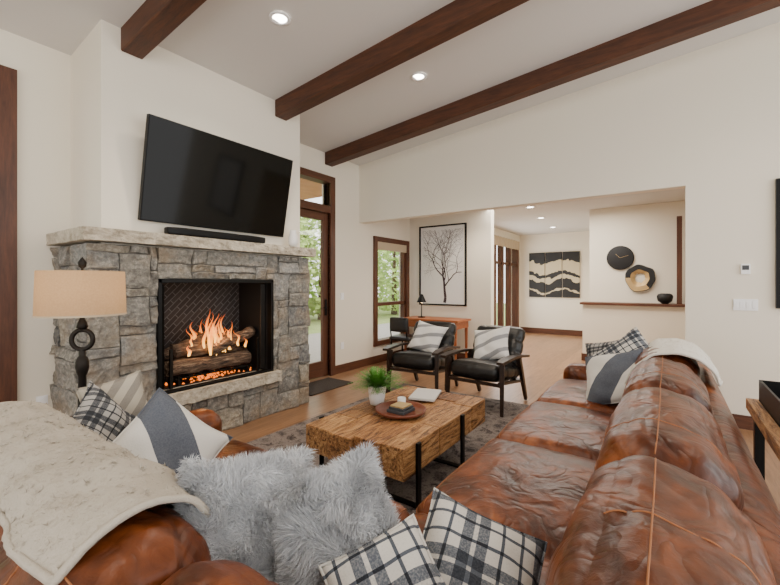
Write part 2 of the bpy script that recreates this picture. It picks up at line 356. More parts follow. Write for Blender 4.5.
def frame_y(g,x0,x1,z0,z1,w,y0,y1,mat=m_trim,nm='frame'):
    boxes(nm+'_stiles',[(x0,x0+w,y0,y1,z0,z1),(x1-w,x1,y0,y1,z0,z1)],mat,g,.003)
    boxes(nm+'_rails',[(x0+w,x1-w,y0,y1,z1-w,z1)]+([(x0+w,x1-w,y0,y1,z0,z0+w)] if z0>.0 else []),m_trimx,g,.003)
g=empty('door_1')
frame_y(g,3.36,4.47,0,3.02,.10,4.165,4.33); box('transom_bar',3.46,4.37,4.165,4.33,2.46,2.57,m_trimx,g,.003)
boxes('leaf_stiles',[(3.465,3.575,4.22,4.27,.01,2.455),(4.255,4.365,4.22,4.27,.01,2.455)],m_trim,g,.003)
boxes('leaf_rails',[(3.575,4.255,4.22,4.27,.01,.24),(3.575,4.255,4.22,4.27,2.345,2.455)],m_trimx,g,.003)
box('glass_pane',3.575,4.255,4.24,4.25,.24,2.345,m_glass,g); box('transom_glass',3.46,4.37,4.24,4.25,2.57,2.92,m_glass,g)
box('handle_plate',4.29,4.33,4.205,4.22,.92,1.16,m_black,g); tube('handle',[(4.31,4.2,1.04),(4.31,4.17,1.04),(4.22,4.17,1.04)],.009,m_black,g)
g=empty('door_2')
frame_y(g,-.85,.85,0,3.07,.12,4.16,4.33); box('meeting_stile',-.08,.06,4.2,4.28,0,2.95,m_trim,g); box('glass_pane',-.73,.73,4.24,4.25,.05,2.95,m_glass,g)
box('transom_bar',-.73,.73,4.18,4.3,2.4,2.5,m_trimx,g)
g=empty('window_1')
frame_y(g,5.46,6.59,.30,2.23,.09,4.165,4.33); box('sash_rail',5.55,6.5,4.2,4.3,1.0,1.06,m_trimx,g); boxes('sash_stiles',[(5.55,5.6,4.2,4.28,.39,2.14),(6.45,6.5,4.2,4.28,.39,2.14)],m_trim,g)
box('glass_pane',5.55,6.5,4.24,4.25,.39,2.14,m_glass,g); box('roller_shade',5.56,6.49,4.17,4.2,2.0,2.14,m_curtain,g)
g=empty('window_2')
frame_y(g,8.6,11.3,.06,2.55,.12,3.46,3.63)
boxes('mullions',[(x-.06,x+.06,3.47,3.6,.16,2.45) for x in(9.45,10.0,10.6)],m_trim,g); box('cross_rail',8.7,11.2,3.5,3.57,1.9,1.96,m_trimx,g)
box('glass_pane',8.7,11.2,3.55,3.56,.16,2.45,m_glass,g)
V=[];F=[]
for i in range(61):
    x=8.65+2.6*i/60; y=3.44-.02*math.sin(i*1.3)
    V+=[(x,y,2.34),(x,y,2.58)]
for i in range(60): F.append((2*i,2*i+2,2*i+3,2*i+1))
mk('valance',V,F,m_curtain,g,True)
# ---------------------------------------------------------------- outside
box('lawn',-12,30,4.35,40,-.3,-.12,m_grass); box('patio',-3,12,4.35,8.2,-.12,-.02,m_patio)
box('patio_roof',3.0,5.4,4.4,7.6,3.05,3.2,m_soffit)
boxes('patio_post',[(5.3,5.4,7.3,7.5,-.02,3.05),(5.2,5.5,7.2,7.6,-.02,.8)],m_trim)
def foliage(c,rad,n,size=.16,seed=0):
    rnd=random.Random(seed); V=[];F=[]
    for k in range(n):
        d=Vector((rnd.gauss(0,1),rnd.gauss(0,1),rnd.gauss(0,1))).normalized()*rnd.uniform(.6,1.)**.5
        p=Vector((c[0]+d.x*rad[0],c[1]+d.y*rad[1],c[2]+d.z*rad[2])); a=Vector((rnd.gauss(0,1),rnd.gauss(0,1),rnd.gauss(0,1))).normalized(); b=a.orthogonal().normalized()
        if p.z<.1: continue
        i=len(V); V+=[p-a*size,p+b*size*.45,p+a*size,p-b*size*.45]; F.append((i,i+1,i+2,i+3))
    return V,F
k=0
for (x,y,z,r) in [(5.5,11,1.6,2.2),(8.5,12,2.,2.6),(12,12,1.9,2.4),(16,11,2.2,2.8),(1,12,2,2.6),(-3,11,2.2,2.5),(21,13,2.5,3.),(10.5,16,3.5,3.)]:
    g=empty('tree'); V,F=foliage((x,y,z+.4),(r,r*.8,r),4200,.17,k); mk('crown',V,F,m_leaf,g); tube('trunk',[(x,y,-.115),(x,y,1.2),(x,y,z+1)],[.16,.12,.06],m_log,g); k+=1
# ---------------------------------------------------------------- fireplace
g=empty('stone_fireplace')
X0,X1=1.10,3.235; YF=3.47; FX0,FX1,FZ0,FZ1=1.564,2.725,.47,1.44
boxes('core',[(X0,FX0,YF,YW,0,1.7),(FX1,X1,YF,YW,0,1.7),(FX0,FX1,YF,YW,0,.36),(FX0,FX1,YF,YW,FZ1,1.7),(FX0,FX1,4.03,YW,.36,FZ1)],m_mortar,g)
def masonry(A,B,blocked,mapf,seed):
    rnd=random.Random(seed); na,nb=len(A)-1,len(B)-1; occ=[[blocked(i,j) for j in range(nb)] for i in range(na)]; V=[];F=[]
    for j in range(nb):
        for i in range(na):
            if occ[i][j]: continue
            w=rnd.choice([2,3,4,4,5,6]); h=rnd.choice([1,2,3,3,4])
            while w>1 and (i+w>na or any(occ[i+q][j] for q in range(min(w,na-i)))): w-=1
            while h>1 and (j+h>nb or any(occ[i+q][j+p] for q in range(w) for p in range(min(h,nb-j)))): h-=1
            for q in range(w):
                for p in range(h): occ[i+q][j+p]=True
            a0,a1,b0,b1=A[i]+.004,A[i+w]-.004,B[j]+.004,B[j+h]-.004; d0=rnd.uniform(.014,.042); tx,tz=rnd.uniform(-.014,.014),rnd.uniform(-.014,.014)
            N=11; base=len(V)
            for u in range(N+3):
                for v in range(N+3):
                    fu=min(max((u-1)/N,0),1); fv=min(max((v-1)/N,0),1)
                    edge=u in(0,N+2) or v in(0,N+2)
                    a=a0+(a1-a0)*fu; b=b0+(b1-b0)*fv
                    a+=noise.noise(Vector((a*9,b*9,seed)))*.012; b+=noise.noise(Vector((a*9,b*9,seed+9)))*.012
                    pn=Vector((a*8,b*8,seed+i*3.1)); dd=d0+noise.noise(pn)*.020+abs(noise.noise(pn*3))*.014+tx*(fu-.5)*2+tz*(fv-.5)*2
                    if u in(1,N+1) or v in(1,N+1): dd-=.008
                    V.append(mapf(a,b,-.02 if edge else max(.003,dd)))
            M_=N+3
            for u in range(M_-1):
                for v in range(M_-1):
                    F.append((base+u*M_+v,base+(u+1)*M_+v,base+(u+1)*M_+v+1,base+u*M_+v+1))
    return V,F
lin=lambda a,b,n:[a+(b-a)*i/n for i in range(n)]
A=lin(X0-.02,FX0,7)+lin(FX0,FX1,16)+lin(FX1,X1,7)+[X1]; B=lin(0,.34,5)+[.34]+lin(FZ0,FZ1,13)+lin(FZ1,1.7,4)+[1.7]
V,F=masonry(A,B,lambda i,j:(7<=i<23 and 5<=j<19),lambda a,b,d:(a,YF-d,b),3)
mk('front_stones',V,F,m_stone,g,False)
V,F=masonry(lin(YF-.01,YW,8)+[YW],lin(0,1.7,21)+[1.7],lambda i,j:False,lambda a,b,d:(X0-d,a,b),11)
mk('side_stones',V,[f[::-1] for f in F],m_stone,g,False)
V,F=masonry(lin(YF-.01,YW,8)+[YW],lin(0,1.7,21)+[1.7],lambda i,j:False,lambda a,b,d:(X1+d,a,b),12)
mk('side_stones_right',V,F,m_stone,g,False)
def rough_slab(name,x0,x1,y0,y1,z0,z1,mat,parent,amp=.018):
    bm=bmesh.new(); bmesh.ops.create_cube(bm,size=1); 
    bmesh.ops.scale(bm,vec=(x1-x0,y1-y0,z1-z0),verts=bm.verts); bmesh.ops.translate(bm,vec=((x0+x1)/2,(y0+y1)/2,(z0+z1)/2),verts=bm.verts)
    bmesh.ops.subdivide_edges(bm,edges=[e for e in bm.edges if abs(e.verts[0].co.x-e.verts[1].co.x)>.1],cuts=60,use_grid_fill=True)
    bmesh.ops.subdivide_edges(bm,edges=[e for e in bm.edges if abs(e.verts[0].co.y-e.verts[1].co.y)>.1],cuts=22,use_grid_fill=True)
    bmesh.ops.subdivide_edges(bm,edges=[e for e in bm.edges if abs(e.verts[0].co.z-e.verts[1].co.z)>.03],cuts=4,use_grid_fill=True)
    for v in bm.verts:
        p=v.co.copy(); k=noise.noise(p*22)*amp+noise.noise(p*50)*amp*.5
        if abs(p.y-y0)<.002: v.co.y+=k
        if abs(p.x-x0)<.002: v.co.x+=abs(k)
        if abs(p.x-x1)<.002: v.co.x-=abs(k)
        if p.z<z0+.001: v.co.z+=k*.3
    return frombm(name,bm,mat,parent)
rough_slab('mantel_slab',1.03,3.29,3.375,4.2,1.715,1.808,m_slab,g)
rough_slab('hearth_slab',1.50,2.80,3.385,3.60,.36,.47,m_slab,g,.012)
boxes('firebox_lining',[(FX0,FX0+.03,3.5,4.03,.47,FZ1),(FX1-.03,FX1,3.5,4.03,.47,FZ1),(FX0,FX1,3.5,4.03,FZ1-.03,FZ1),(FX0,FX1,3.6,4.03,.40,.475)],m_charcoal,g)
box('firebox_back',FX0+.03,FX1-.03,4.0,4.03,.47,FZ1,m_firebrick,g)
boxes('firebox_frame',[(FX0,FX0+.03,3.43,3.5,.47,FZ1),(FX1-.03,FX1,3.43,3.5,.47,FZ1),(FX0,FX1,3.43,3.5,FZ1-.035,FZ1),(FX0,FX1,3.43,3.5,.47,.49)],m_black,g,.004)
for sgn,xx in((1,FX0+.04),(-1,FX1-.04)):
    V=[];F=[]
    for i in range(25):
        x=xx+sgn*.05*i/24; y=3.53+.012*math.sin(i*1.6)
        V+=[(x,y,.5),(x,y,FZ1-.05)]
    for i in range(24): F.append((2*i,2*i+2,2*i+3,2*i+1))
    mk('mesh_curtain',V,F,m_iron,g,True)
cx=2.18
boxes('grate',[(cx-.38+.1*i,cx-.365+.1*i,3.58,3.86,.55,.565) for i in range(8)]+[(cx-.40,cx+.40,3.6,3.615,.535,.55),(cx-.40,cx+.40,3.83,3.845,.535,.55)]+[(cx+s*.36-.008,cx+s*.36+.008,y,y+.016,.475,.55) for s in(-1,1) for y in(3.6,3.83)]+[(cx-.46,cx-.435,3.56,3.58,.475,.82),(cx+.43,cx+.455,3.56,3.58,.475,.82)],m_iron,g)
def log(p0,p1,r,seed):
    p0=Vector(p0);p1=Vector(p1); pts=[p0.lerp(p1,i/12)+Vector((0,noise.noise(Vector((i*.4,seed,0)))*.02,noise.noise(Vector((i*.4,0,seed)))*.02)) for i in range(13)]
    o=tube('log',pts,[r*(1+.14*noise.noise(Vector((i*.7,seed,2)))) for i in range(13)],m_log,g,14)
    for v in o.data.vertices: v.co+=Vector((0,1,1))*noise.noise(v.co*18)*.012
log((cx-.46,3.64,.64),(cx+.38,3.66,.62),.07,1); log((cx-.38,3.82,.64),(cx+.46,3.80,.64),.07,2)
log((cx-.38,3.68,.78),(cx+.32,3.76,.74),.065,3); log((cx-.05,3.62,.75),(cx+.46,3.70,.88),.055,4); log((cx-.44,3.74,.74),(cx+.05,3.68,.92),.05,5); log((cx-.15,3.8,.88),(cx+.38,3.68,.84),.045,6)
V=[];F=[]; rnd=random.Random(9)
for i in range(110):
    p=Vector((cx+rnd.gauss(0,.18),rnd.uniform(3.62,3.84),rnd.uniform(.475,.485))); s=rnd.uniform(.006,.015); q=len(V)
    V+=[p+Vector((s,0,0)),p+Vector((0,s,0)),p+Vector((-s,0,0)),p+Vector((0,-s,0)),p+Vector((0,0,s*1.4))]; F+=[(q,q+1,q+4),(q+1,q+2,q+4),(q+2,q+3,q+4),(q+3,q,q+4)]
mk('embers',V,F,m_ember,g)
for i in range(44):
    rnd=random.Random(i+40); bx_=cx+.02+rnd.gauss(.0,.15); by=rnd.uniform(3.58,3.82); H=rnd.uniform(.12,.36)*max(.25,1.1-abs(bx_-cx)*2.2); V=[];F=[]; S=10; N=16; ph=rnd.uniform(0,6); wd=rnd.uniform(.010,.024); am=rnd.uniform(.02,.06); zb=rnd.uniform(.68,.84)
    for a in range(N+1):
        tt=a/N; rr=wd*(math.sin(math.pi*(tt*.85+.12))**.8)*(1-tt)**.55+.0006
        ox=am*tt*math.sin(ph+tt*6); oy=.015*tt*math.cos(ph+tt*4)
        for q in range(S):
            an=2*math.pi*q/S; V.append((bx_+ox+rr*math.cos(an),by+oy+rr*.5*math.sin(an),zb+H*tt))
    for a in range(N):
        for q in range(S): F.append((a*S+q,a*S+(q+1)%S,(a+1)*S+(q+1)%S,(a+1)*S+q))
    mk('flame',V,F,m_flame,g,True)
# ---------------------------------------------------------------- tv, soundbar, vase
g=empty('television',(2.18,3.415,2.325)); tilt=Matrix.Rotation(math.radians(11),3,'X')
def rbox(name,x0,x1,y0,y1,z0,z1,mat,parent,rot,bev=.004):
    o=box(name,x0,x1,y0,y1,z0,z1,mat,parent,bev); o.matrix_basis=rot.to_4x4(); return o
rbox('housing',-.73,.73,0,.045,-.42,.42,m_black,g,tilt); rbox('screen',-.723,.723,-.003,.001,-.408,.413,m_tv,g,tilt,.0)
rbox('rear_bulge',-.45,.45,.045,.075,-.3,.2,m_black,g,tilt,.01); box('wall_bracket',-.2,.2,.05,.13,-.12,.12,m_black,g)
g=empty('soundbar'); cushion('body',(2.12,3.45,1.846),(.98,.09,.07),.02,(2,.0),m_black,g,wr=0,n=8)
boxes('feet',[(1.75,1.80,3.42,3.48,1.806,1.815),(2.45,2.5,3.42,3.48,1.806,1.815)],m_black,g)
g=empty('ceramic_vase',(3.0,3.44,1.808)); lathe('body',[(0,0),(.04,0),(.055,.05),(.052,.11),(.037,.16),(.032,.19),(.028,.19),(.033,.15),(.04,.08),(0,.02)],m_white,g)
# ---------------------------------------------------------------- sofa
g=empty('sectional_sofa')
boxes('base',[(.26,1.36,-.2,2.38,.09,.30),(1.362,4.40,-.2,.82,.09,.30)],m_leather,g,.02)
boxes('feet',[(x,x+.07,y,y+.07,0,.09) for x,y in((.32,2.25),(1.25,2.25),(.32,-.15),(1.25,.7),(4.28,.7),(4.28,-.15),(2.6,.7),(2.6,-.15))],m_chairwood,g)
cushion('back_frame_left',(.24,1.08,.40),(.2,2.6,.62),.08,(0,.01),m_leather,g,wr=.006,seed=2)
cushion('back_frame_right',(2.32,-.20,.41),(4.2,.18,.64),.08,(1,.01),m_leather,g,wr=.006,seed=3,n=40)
def ry(a): return Matrix.Rotation(math.radians(a),3,'Y')
def rx(a): return Matrix.Rotation(math.radians(a),3,'X')
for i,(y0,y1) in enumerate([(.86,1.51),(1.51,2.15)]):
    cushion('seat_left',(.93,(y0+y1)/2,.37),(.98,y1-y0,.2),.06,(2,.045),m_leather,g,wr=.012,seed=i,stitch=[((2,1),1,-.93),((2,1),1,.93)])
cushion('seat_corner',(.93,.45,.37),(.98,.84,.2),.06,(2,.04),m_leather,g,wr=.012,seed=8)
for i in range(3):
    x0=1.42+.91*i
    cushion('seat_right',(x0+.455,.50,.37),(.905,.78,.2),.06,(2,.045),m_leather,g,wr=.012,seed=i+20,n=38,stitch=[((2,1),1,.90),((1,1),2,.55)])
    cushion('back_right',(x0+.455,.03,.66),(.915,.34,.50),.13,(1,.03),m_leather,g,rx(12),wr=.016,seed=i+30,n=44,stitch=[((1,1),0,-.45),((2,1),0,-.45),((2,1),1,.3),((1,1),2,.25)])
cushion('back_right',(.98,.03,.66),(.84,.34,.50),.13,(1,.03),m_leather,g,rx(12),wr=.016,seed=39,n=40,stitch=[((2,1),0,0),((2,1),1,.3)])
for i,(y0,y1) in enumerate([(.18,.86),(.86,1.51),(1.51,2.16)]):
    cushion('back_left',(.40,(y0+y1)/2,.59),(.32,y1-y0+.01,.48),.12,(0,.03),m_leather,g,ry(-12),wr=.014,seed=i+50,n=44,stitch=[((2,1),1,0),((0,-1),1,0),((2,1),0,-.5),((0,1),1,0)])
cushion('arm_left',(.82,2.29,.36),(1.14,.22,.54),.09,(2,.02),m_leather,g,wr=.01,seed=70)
cushion('arm_right',(4.30,.32,.34),(.26,1.08,.50),.09,(2,.02),m_leather,g,wr=.01,seed=71)
def throw(name,prof,axis,a0,a1,mat,seed,ns=80,fuzz=36000,amp=.014,fl=.012,w=.0014,cl=.8):
    P=[Vector((p[0],0,p[1])) for p in prof]; Ls=[0]
    for i in range(1,len(P)): Ls.append(Ls[-1]+(P[i]-P[i-1]).length)
    def at(s):
        s*=Ls[-1]
        for i in range(1,len(P)):
            if s<=Ls[i]: return P[i-1].lerp(P[i],(s-Ls[i-1])/(Ls[i]-Ls[i-1]))
        return P[-1]
    NA=90; V=[];F=[]
    def sm(s): return (at(max(0,s-.04))+at(s)*2+at(min(1,s+.04)))/4
    for i in range(ns+1):
        for j in range(NA+1):
            s=i/ns; a=a0+(a1-a0)*j/NA
            ss=s+.04*noise.noise(Vector((a*4,seed,1)))*(1-s)*1.6
            p=sm(min(1,max(0,ss)))
            fold=abs(noise.noise(Vector((s*2.2+a*1.5,a*5.5,seed+2)))); ef=min(1.,.25+min(j,NA-j)/14.)
            k=amp*ef*(1+noise.noise(Vector((s*5,a*6,seed)))+1.8*fold+.4*abs(noise.noise(Vector((s*16,a*26,seed+4)))))
            aa=a+.06*noise.noise(Vector((s*2.5,seed,j*.03)))
            q=Vector((p.x,aa,p.z)); c=Vector((sum(x.x for x in P)/len(P),aa,P[0].z-.1)); q+=(q-c).normalized()*k
            V.append(q if axis=='y' else Vector((q.y,q.x,q.z)))
    for i in range(ns):
        for j in range(NA):
            a=i*(NA+1)+j; f=(a,a+NA+1,a+NA+2,a+1); F.append(f if axis=='x' else f[::-1])
    gg=empty(name); mk('cloth',V,F,mat,gg,True)
    OV,OF=strands(V,F,fuzz,fl,w,seed,clump=cl,cf=70); mk('pile',OV,OF,mat,gg)
    ed=[V[i*(NA+1)] for i in range(ns+1)]+[V[ns*(NA+1)+j] for j in range(1,NA+1)]+[V[i*(NA+1)+NA] for i in range(ns-1,-1,-1)]+[V[j] for j in range(NA-1,0,-1)]
    tube('hem',[e-Vector((0,0,.004)) for e in ed],.010,mat,gg,6,True)
    return gg
throw('fleece_throw_blanket',[(.26,.80),(.31,.845),(.38,.868),(.46,.872),(.54,.845),(.60,.75),(.63,.64),(.65,.50)],'y',1.0,2.40,m_sherpa,3,amp=.018,fl=.012,w=.0017,cl=1.1,fuzz=70000)
throw('fleece_throw_blanket',[(-.27,.74),(-.25,.82),(-.17,.90),(-.06,.93),(.08,.91),(.20,.80),(.27,.62)],'x',3.30,4.12,m_sherpaw,9,amp=.010)
# pillows
pillow('faux_fur_pillow',(.672,.957,.725),(-.40,-.75,.60),-.10,.36,.37,.15,m_fur,1,True)
pillow('faux_fur_pillow',(.79,.735,.735),(-.66,-.42,.60),.42,.32,.32,.14,m_fur,2,True)
pillow('plaid_pillow',(.73,.515,.69),(-.5,-.3,.8),.5,.26,.26,.10,m_plaid,3)
pillow('plaid_pillow',(.95,.405,.655),(-.40,-.40,.85),-.55,.33,.33,.13,m_plaid,4)
pillow('plaid_pillow',(.74,2.08,.70),(.5,-.7,.55),.5,.40,.40,.14,m_plaid2,5)
pillow('striped_pillow',(.82,1.73,.69),(-.1,-.85,.55),.7,.40,.40,.14,m_stripe,6)
pillow('printed_pillow',(.82,2.22,.78),(-.1,-.95,.3),.15,.28,.30,.10,m_beigeprint,7)
pillow('plaid_pillow',(3.90,.40,.70),(-.75,.3,.35),.3,.44,.44,.15,m_plaid2,8)
pillow('striped_pillow',(3.44,.34,.68),(-.7,.35,.5),.35,.44,.44,.15,m_stripe,9)
pillow('plaid_pillow',(3.70,.26,.75),(-.8,.2,.4),.75,.46,.46,.14,m_plaid,10)
# ---------------------------------------------------------------- lamp + side table
g=empty('side_table',(.813,2.72,0)); lathe('top',[(0,.56),(.24,.56),(.255,.57),(.255,.59),(.24,.60),(0,.60)],m_chairwood,g); lathe('post',[(.03,.03),(.03,.56)],m_black,g); lathe('foot',[(0,0),(.19,0),(.19,.015),(.05,.035),(0,.035)],m_black,g)
g=empty('table_lamp',(.82,2.69,.60))
lathe('foot',[(0,0),(.09,0),(.095,.01),(.085,.03),(.045,.045),(.025,.07),(.021,.12),(.019,.28),(.026,.30),(.032,.33),(.032,.36),(.024,.385),(.016,.395),(.016,.43)],m_iron,g)
tube('ring',[(.05*math.cos(q*math.pi/12)*.82,-.05*math.cos(q*math.pi/12)*.57,.485+.055*math.sin(q*math.pi/12)) for q in range(24)],.013,m_iron,g,8,True)
lathe('neck',[(.012,.540),(.028,.555),(.022,.58),(.012,.60),(.012,.72)],m_iron,g)
lathe('shade',[(.207,.625),(.200,.868)],m_shade,g,seg=64); lathe('shade_rim',[(.2085,.622),(.2085,.632)],m_curtain,g,seg=64)
tube('spider',[(-.2,0,.855),(0,0,.85),(.2,0,.855)],.003,m_iron,g,6); lathe('finial',[(.006,.85),(.006,.885),(.018,.895),(.02,.92),(.008,.94),(0,.95)],m_iron,g,seg=16)
lathe('bulb',[(0,.70),(.02,.71),(.03,.75),(.025,.78),(0,.80)],emis('warm_bulb',(1,.72,.42,1),6),g,seg=16)
# ---------------------------------------------------------------- rug, coffee table
box('area_rug',1.45,4.6,.95,3.0,0.0,.014,m_rug,None,.004)
g=empty('coffee_table')
rows=[1.27,1.44,1.66,1.86,2.09]; L=[]; rnd=random.Random(5)
for i in range(4):
    xs=[1.93]+sorted([1.93+rnd.uniform(.25,.6),1.93+rnd.uniform(.75,1.1)])+[3.24]
    for j in range(3):
        e=rnd.uniform(-.008,.008); L.append((xs[j]+.002+(rnd.uniform(-.025,.02) if j==0 else 0),xs[j+1]-.002+(rnd.uniform(-.02,.025) if j==2 else 0),rows[i]+.002,rows[i+1]-.002,.225,.415+e))
boxes('wood_blocks',L,m_block,g,.009)
for x in(2.08,2.72):
    boxes('steel_leg',[(x,x+.04,1.262-.01,1.27,.014,.415),(x,x+.04,2.09,2.10,.014,.415),(x,x+.04,1.252,2.10,.014,.026)],m_black,g)
g=empty('serving_tray',(2.50,1.66,.425)); lathe('dish',[(0,0),(.17,0),(.19,.012),(.195,.03),(.185,.03),(.17,.014),(0,.012)],m_terra,g)
boxes('book_stack',[(-.10,.06,-.09,.06,.014,.035),(-.085,.055,-.08,.05,.036,.052)],m_book2,g,.002); box('book_cover_light',-.075,.05,-.07,.045,.053,.062,m_gold,g)
lathe('candle_jar',[(0,.014),(.03,.014),(.032,.02),(.032,.075),(.028,.075),(.028,.03),(0,.03)],m_white,g,(.105,.06,0)); 
g=empty('magazine',(2.98,1.72,.428)); o=boxes('pages',[(-.16,.16,-.11,.11,0,.018)],m_book,g,.002); o.rotation_euler=(0,0,.3)
g=empty('potted_fern',(2.56,1.93,.425)); lathe('pot',[(0,0),(.055,0),(.066,.06),(.074,.145),(.078,.15),(.070,.152),(.066,.13),(0,.12)],m_white,g)
V=[];F=[]; rnd=random.Random(3)
for k in range(260):
    a=rnd.uniform(0,6.28); Lh=rnd.uniform(.14,.24); el=rnd.uniform(.35,1.4); pts=[]
    for i in range(8):
        tt=i/7; pts.append(Vector((math.cos(a)*Lh*tt*math.cos(el)*1.1,math.sin(a)*Lh*tt*math.cos(el)*1.1,.14+Lh*math.sin(el)*tt*.7-.05*tt*tt*math.cos(el))))
    s=Vector((-math.sin(a),math.cos(a),0))
    for i in range(1,8):
        for sg in(-1,1):
            p=pts[i]; w=.026*(1-.5*i/7); d=(pts[i]-pts[i-1]).normalized(); q=len(V)
            V+=[p,p+s*sg*w*.5+d*.004-Vector((0,0,.001)),p+s*sg*w+d*.014,p+s*sg*w*.4+d*.018]; F.append((q,q+1,q+2,q+3))
mk('fronds',V,F,m_fern,g)
# ---------------------------------------------------------------- armchairs
def armchair(loc,rz,roll):
    g=empty('armchair',loc,rz)
    for s in(-1,1):
        bar('front_leg',(-.37,s*.33,0),(-.34,s*.32,.545),.035,.045,m_chairwood,g,.05)
        bar('back_leg',(.42,s*.30,0),(.16,s*.31,.53),.035,.045,m_chairwood,g,.05)
        bar('back_post',(.14,s*.255,.26),(.43,s*.255,.80),.04,.035,m_chairwood,g,.035)
        bar('side_rail',(-.35,s*.30,.33),(.32,s*.28,.24),.05,.03,m_chairwood,g)
        pts=[(-.44,.545),(-.30,.56),(-.1,.565),(.1,.55),(.3,.525),(.38,.515)]; V=[];F=[]; ww=[.035,.05,.045,.035,.03,.025]
        for (x,z),w in zip(pts,ww):
            for dy,dz in((-w,0),(w,0),(w,.028),(-w,.028)): V.append((x,s*.335+dy,z+dz))
        for i in range(5):
            for k in range(4): F.append((i*4+k,(i+1)*4+k,(i+1)*4+(k+1)%4,i*4+(k+1)%4))
        F+=[(0,1,2,3),(23,22,21,20)]
        mk('armrest',V,F,m_chairwood,g)
    bar('front_rail',(-.35,-.31,.31),(-.35,.31,.31),.05,.03,m_chairwood,g); bar('rear_rail',(.28,-.28,.25),(.28,.28,.25),.05,.03,m_chairwood,g)
    bar('top_rail',(.43,-.28,.79),(.43,.28,.79),.05,.03,m_chairwood,g)
    cushion('seat',(-.05,0,.395),(.66,.59,.16),.06,(2,.035),m_blackleather,g,ry(7),wr=.008,seed=3,n=26,crease=[(0,-.33,.012),(0,.33,.012)])
    cushion('back',(.285,0,.63),(.13,.60,.48),.05,(0,.03),m_blackleather,g,ry(28),wr=.008,seed=4,n=26,crease=[(2,-.33,.01),(2,.33,.01)])
    rot=orient((-.85,0,.5),roll); V,F=pillow_geo(.46,.42,.14,5); mk('throw_pillow',V,F,m_chev,g,True,Vector((.10,0,.665)),rot)
armchair((4.42,1.72,.014),-.06,.2); armchair((4.47,2.60,.014),.10,-.2)
# ---------------------------------------------------------------- console behind sofa
g=empty('console_table')
V=[];F=[];N=40
for i in range(N+1):
    x=.9+2.08*i/N; y0=-.36; y1=-.80+.03*noise.noise(Vector((x*3,0,0)))
    V+=[(x,y0,.70),(x,y1,.70),(x,y1+.01,.755),(x,y0,.755)]
for i in range(N):
    for k in range(4): F.append((i*4+k,(i+1)*4+k,(i+1)*4+(k+1)%4,i*4+(k+1)%4))
F+=[(0,1,2,3),(4*N+3,4*N+2,4*N+1,4*N)]
mk('live_edge_top',V,F,m_block,g)
boxes('legs',[(x,x+.04,y,y+.04,0,.70) for x in(1.0,2.85) for y in(-.42,-.76)]+[(1.0,2.89,-.42,-.38,.1,.13)],m_black,g)
g=empty('metal_planter_box'); boxes('sides',[(2.2,2.95,-.42,-.41,.755,.87),(2.2,2.95,-.70,-.69,.755,.87),(2.2,2.21,-.69,-.42,.755,.87),(2.94,2.95,-.69,-.42,.755,.87),(2.2,2.95,-.70,-.41,.756,.766)],m_black,g)
# ---------------------------------------------------------------- study
g=empty('writing_desk'); box('top',6.02,6.58,2.86,4.0,.74,.775,m_desk,g,.004); boxes('drawer_case',[(6.05,6.55,2.9,3.96,.62,.74)],m_desk,g,.003)
boxes('drawer_fronts',[(6.035,6.05,2.93,3.40,.635,.725),(6.035,6.05,3.43,3.93,.635,.725)],m_desk,g,.003)
for x in(6.08,6.52):
    for y in(2.93,3.93): bar('leg',(x,y,0),(x,y,.62),.028,.028,m_desk,g,.045)
g=empty('desk_lamp',(6.3,3.72,.775)); lathe('base',[(0,0),(.07,0),(.07,.015),(.01,.02),(.008,.3)],m_black,g,seg=20); lathe('shade',[(.09,.28),(.03,.42),(.01,.43)],m_black,g,seg=24); lathe('glow',[(0,.27),(.02,.28),(.02,.33),(0,.34)],emis('desk_bulb',(1,.6,.3,1),25),g,seg=12)
g=empty('desk_chair',(5.78,3.74,0),.0)
cushion('seat',(0,0,.46),(.42,.42,.07),.03,(2,.01),m_blackleather,g,wr=0,n=10); cushion('back',(-.2,0,.70),(.05,.36,.24),.02,(0,.02),m_blackleather,g,wr=0,n=10)
for sx in(-1,1):
    for sy in(-1,1): bar('leg',(sx*.2,sy*.2,0),(sx*.17,sy*.17,.44),.025,.025,m_black,g)
    bar('back_post',(-.19,sx*.16,.44),(-.22,sx*.16,.6),.02,.02,m_black,g)
g=empty('framed_tree_painting'); y0,y1,z0,z1=2.98,3.96,.99,2.50; xw=6.66
boxes('frame',[(xw-.045,xw-.002,y0,y1,z0,z0+.025),(xw-.045,xw-.002,y0,y1,z1-.025,z1),(xw-.045,xw-.002,y0,y0+.025,z0,z1),(xw-.045,xw-.002,y1-.025,y1,z0,z1)],m_black,g)
box('canvas',xw-.02,xw-.004,y0+.02,y1-.02,z0+.02,z1-.02,m_art,g)
V=[];F=[]; rnd=random.Random(12)
def branch(y,z,a,L,w,dep):
    n=5
    for i in range(n):
        y2=y+math.cos(a)*L/n; z2=z+math.sin(a)*L/n
        if not(y0+.06<y2<y1-.06 and z2<z1-.08): return
        px,pz=-math.sin(a)*w,math.cos(a)*w; w2=w*.9; q=len(V)
        V.extend([(xw-.0215,y-px,z-pz),(xw-.0215,y+px,z+pz),(xw-.0215,y2+px*.9,z2+pz*.9),(xw-.0215,y2-px*.9,z2-pz*.9)]); F.append((q,q+1,q+2,q+3))
        y,z,w=y2,z2,w2; a+=rnd.gauss(0,.22)
        if dep<5 and i>=1 and rnd.random()<.4: branch(y,z,a+rnd.choice([-1,1])*rnd.uniform(.4,.9),L*rnd.uniform(.6,.85),w*.65,dep+1)
    if dep<5:
        for s in(-1,1): branch(y,z,a+s*rnd.uniform(.2,.6),L*.8,w*.8,dep+1)
branch(3.42,z0+.05,1.75,.50,.030,0)
mk('tree_motif',V,F,m_ink,g)
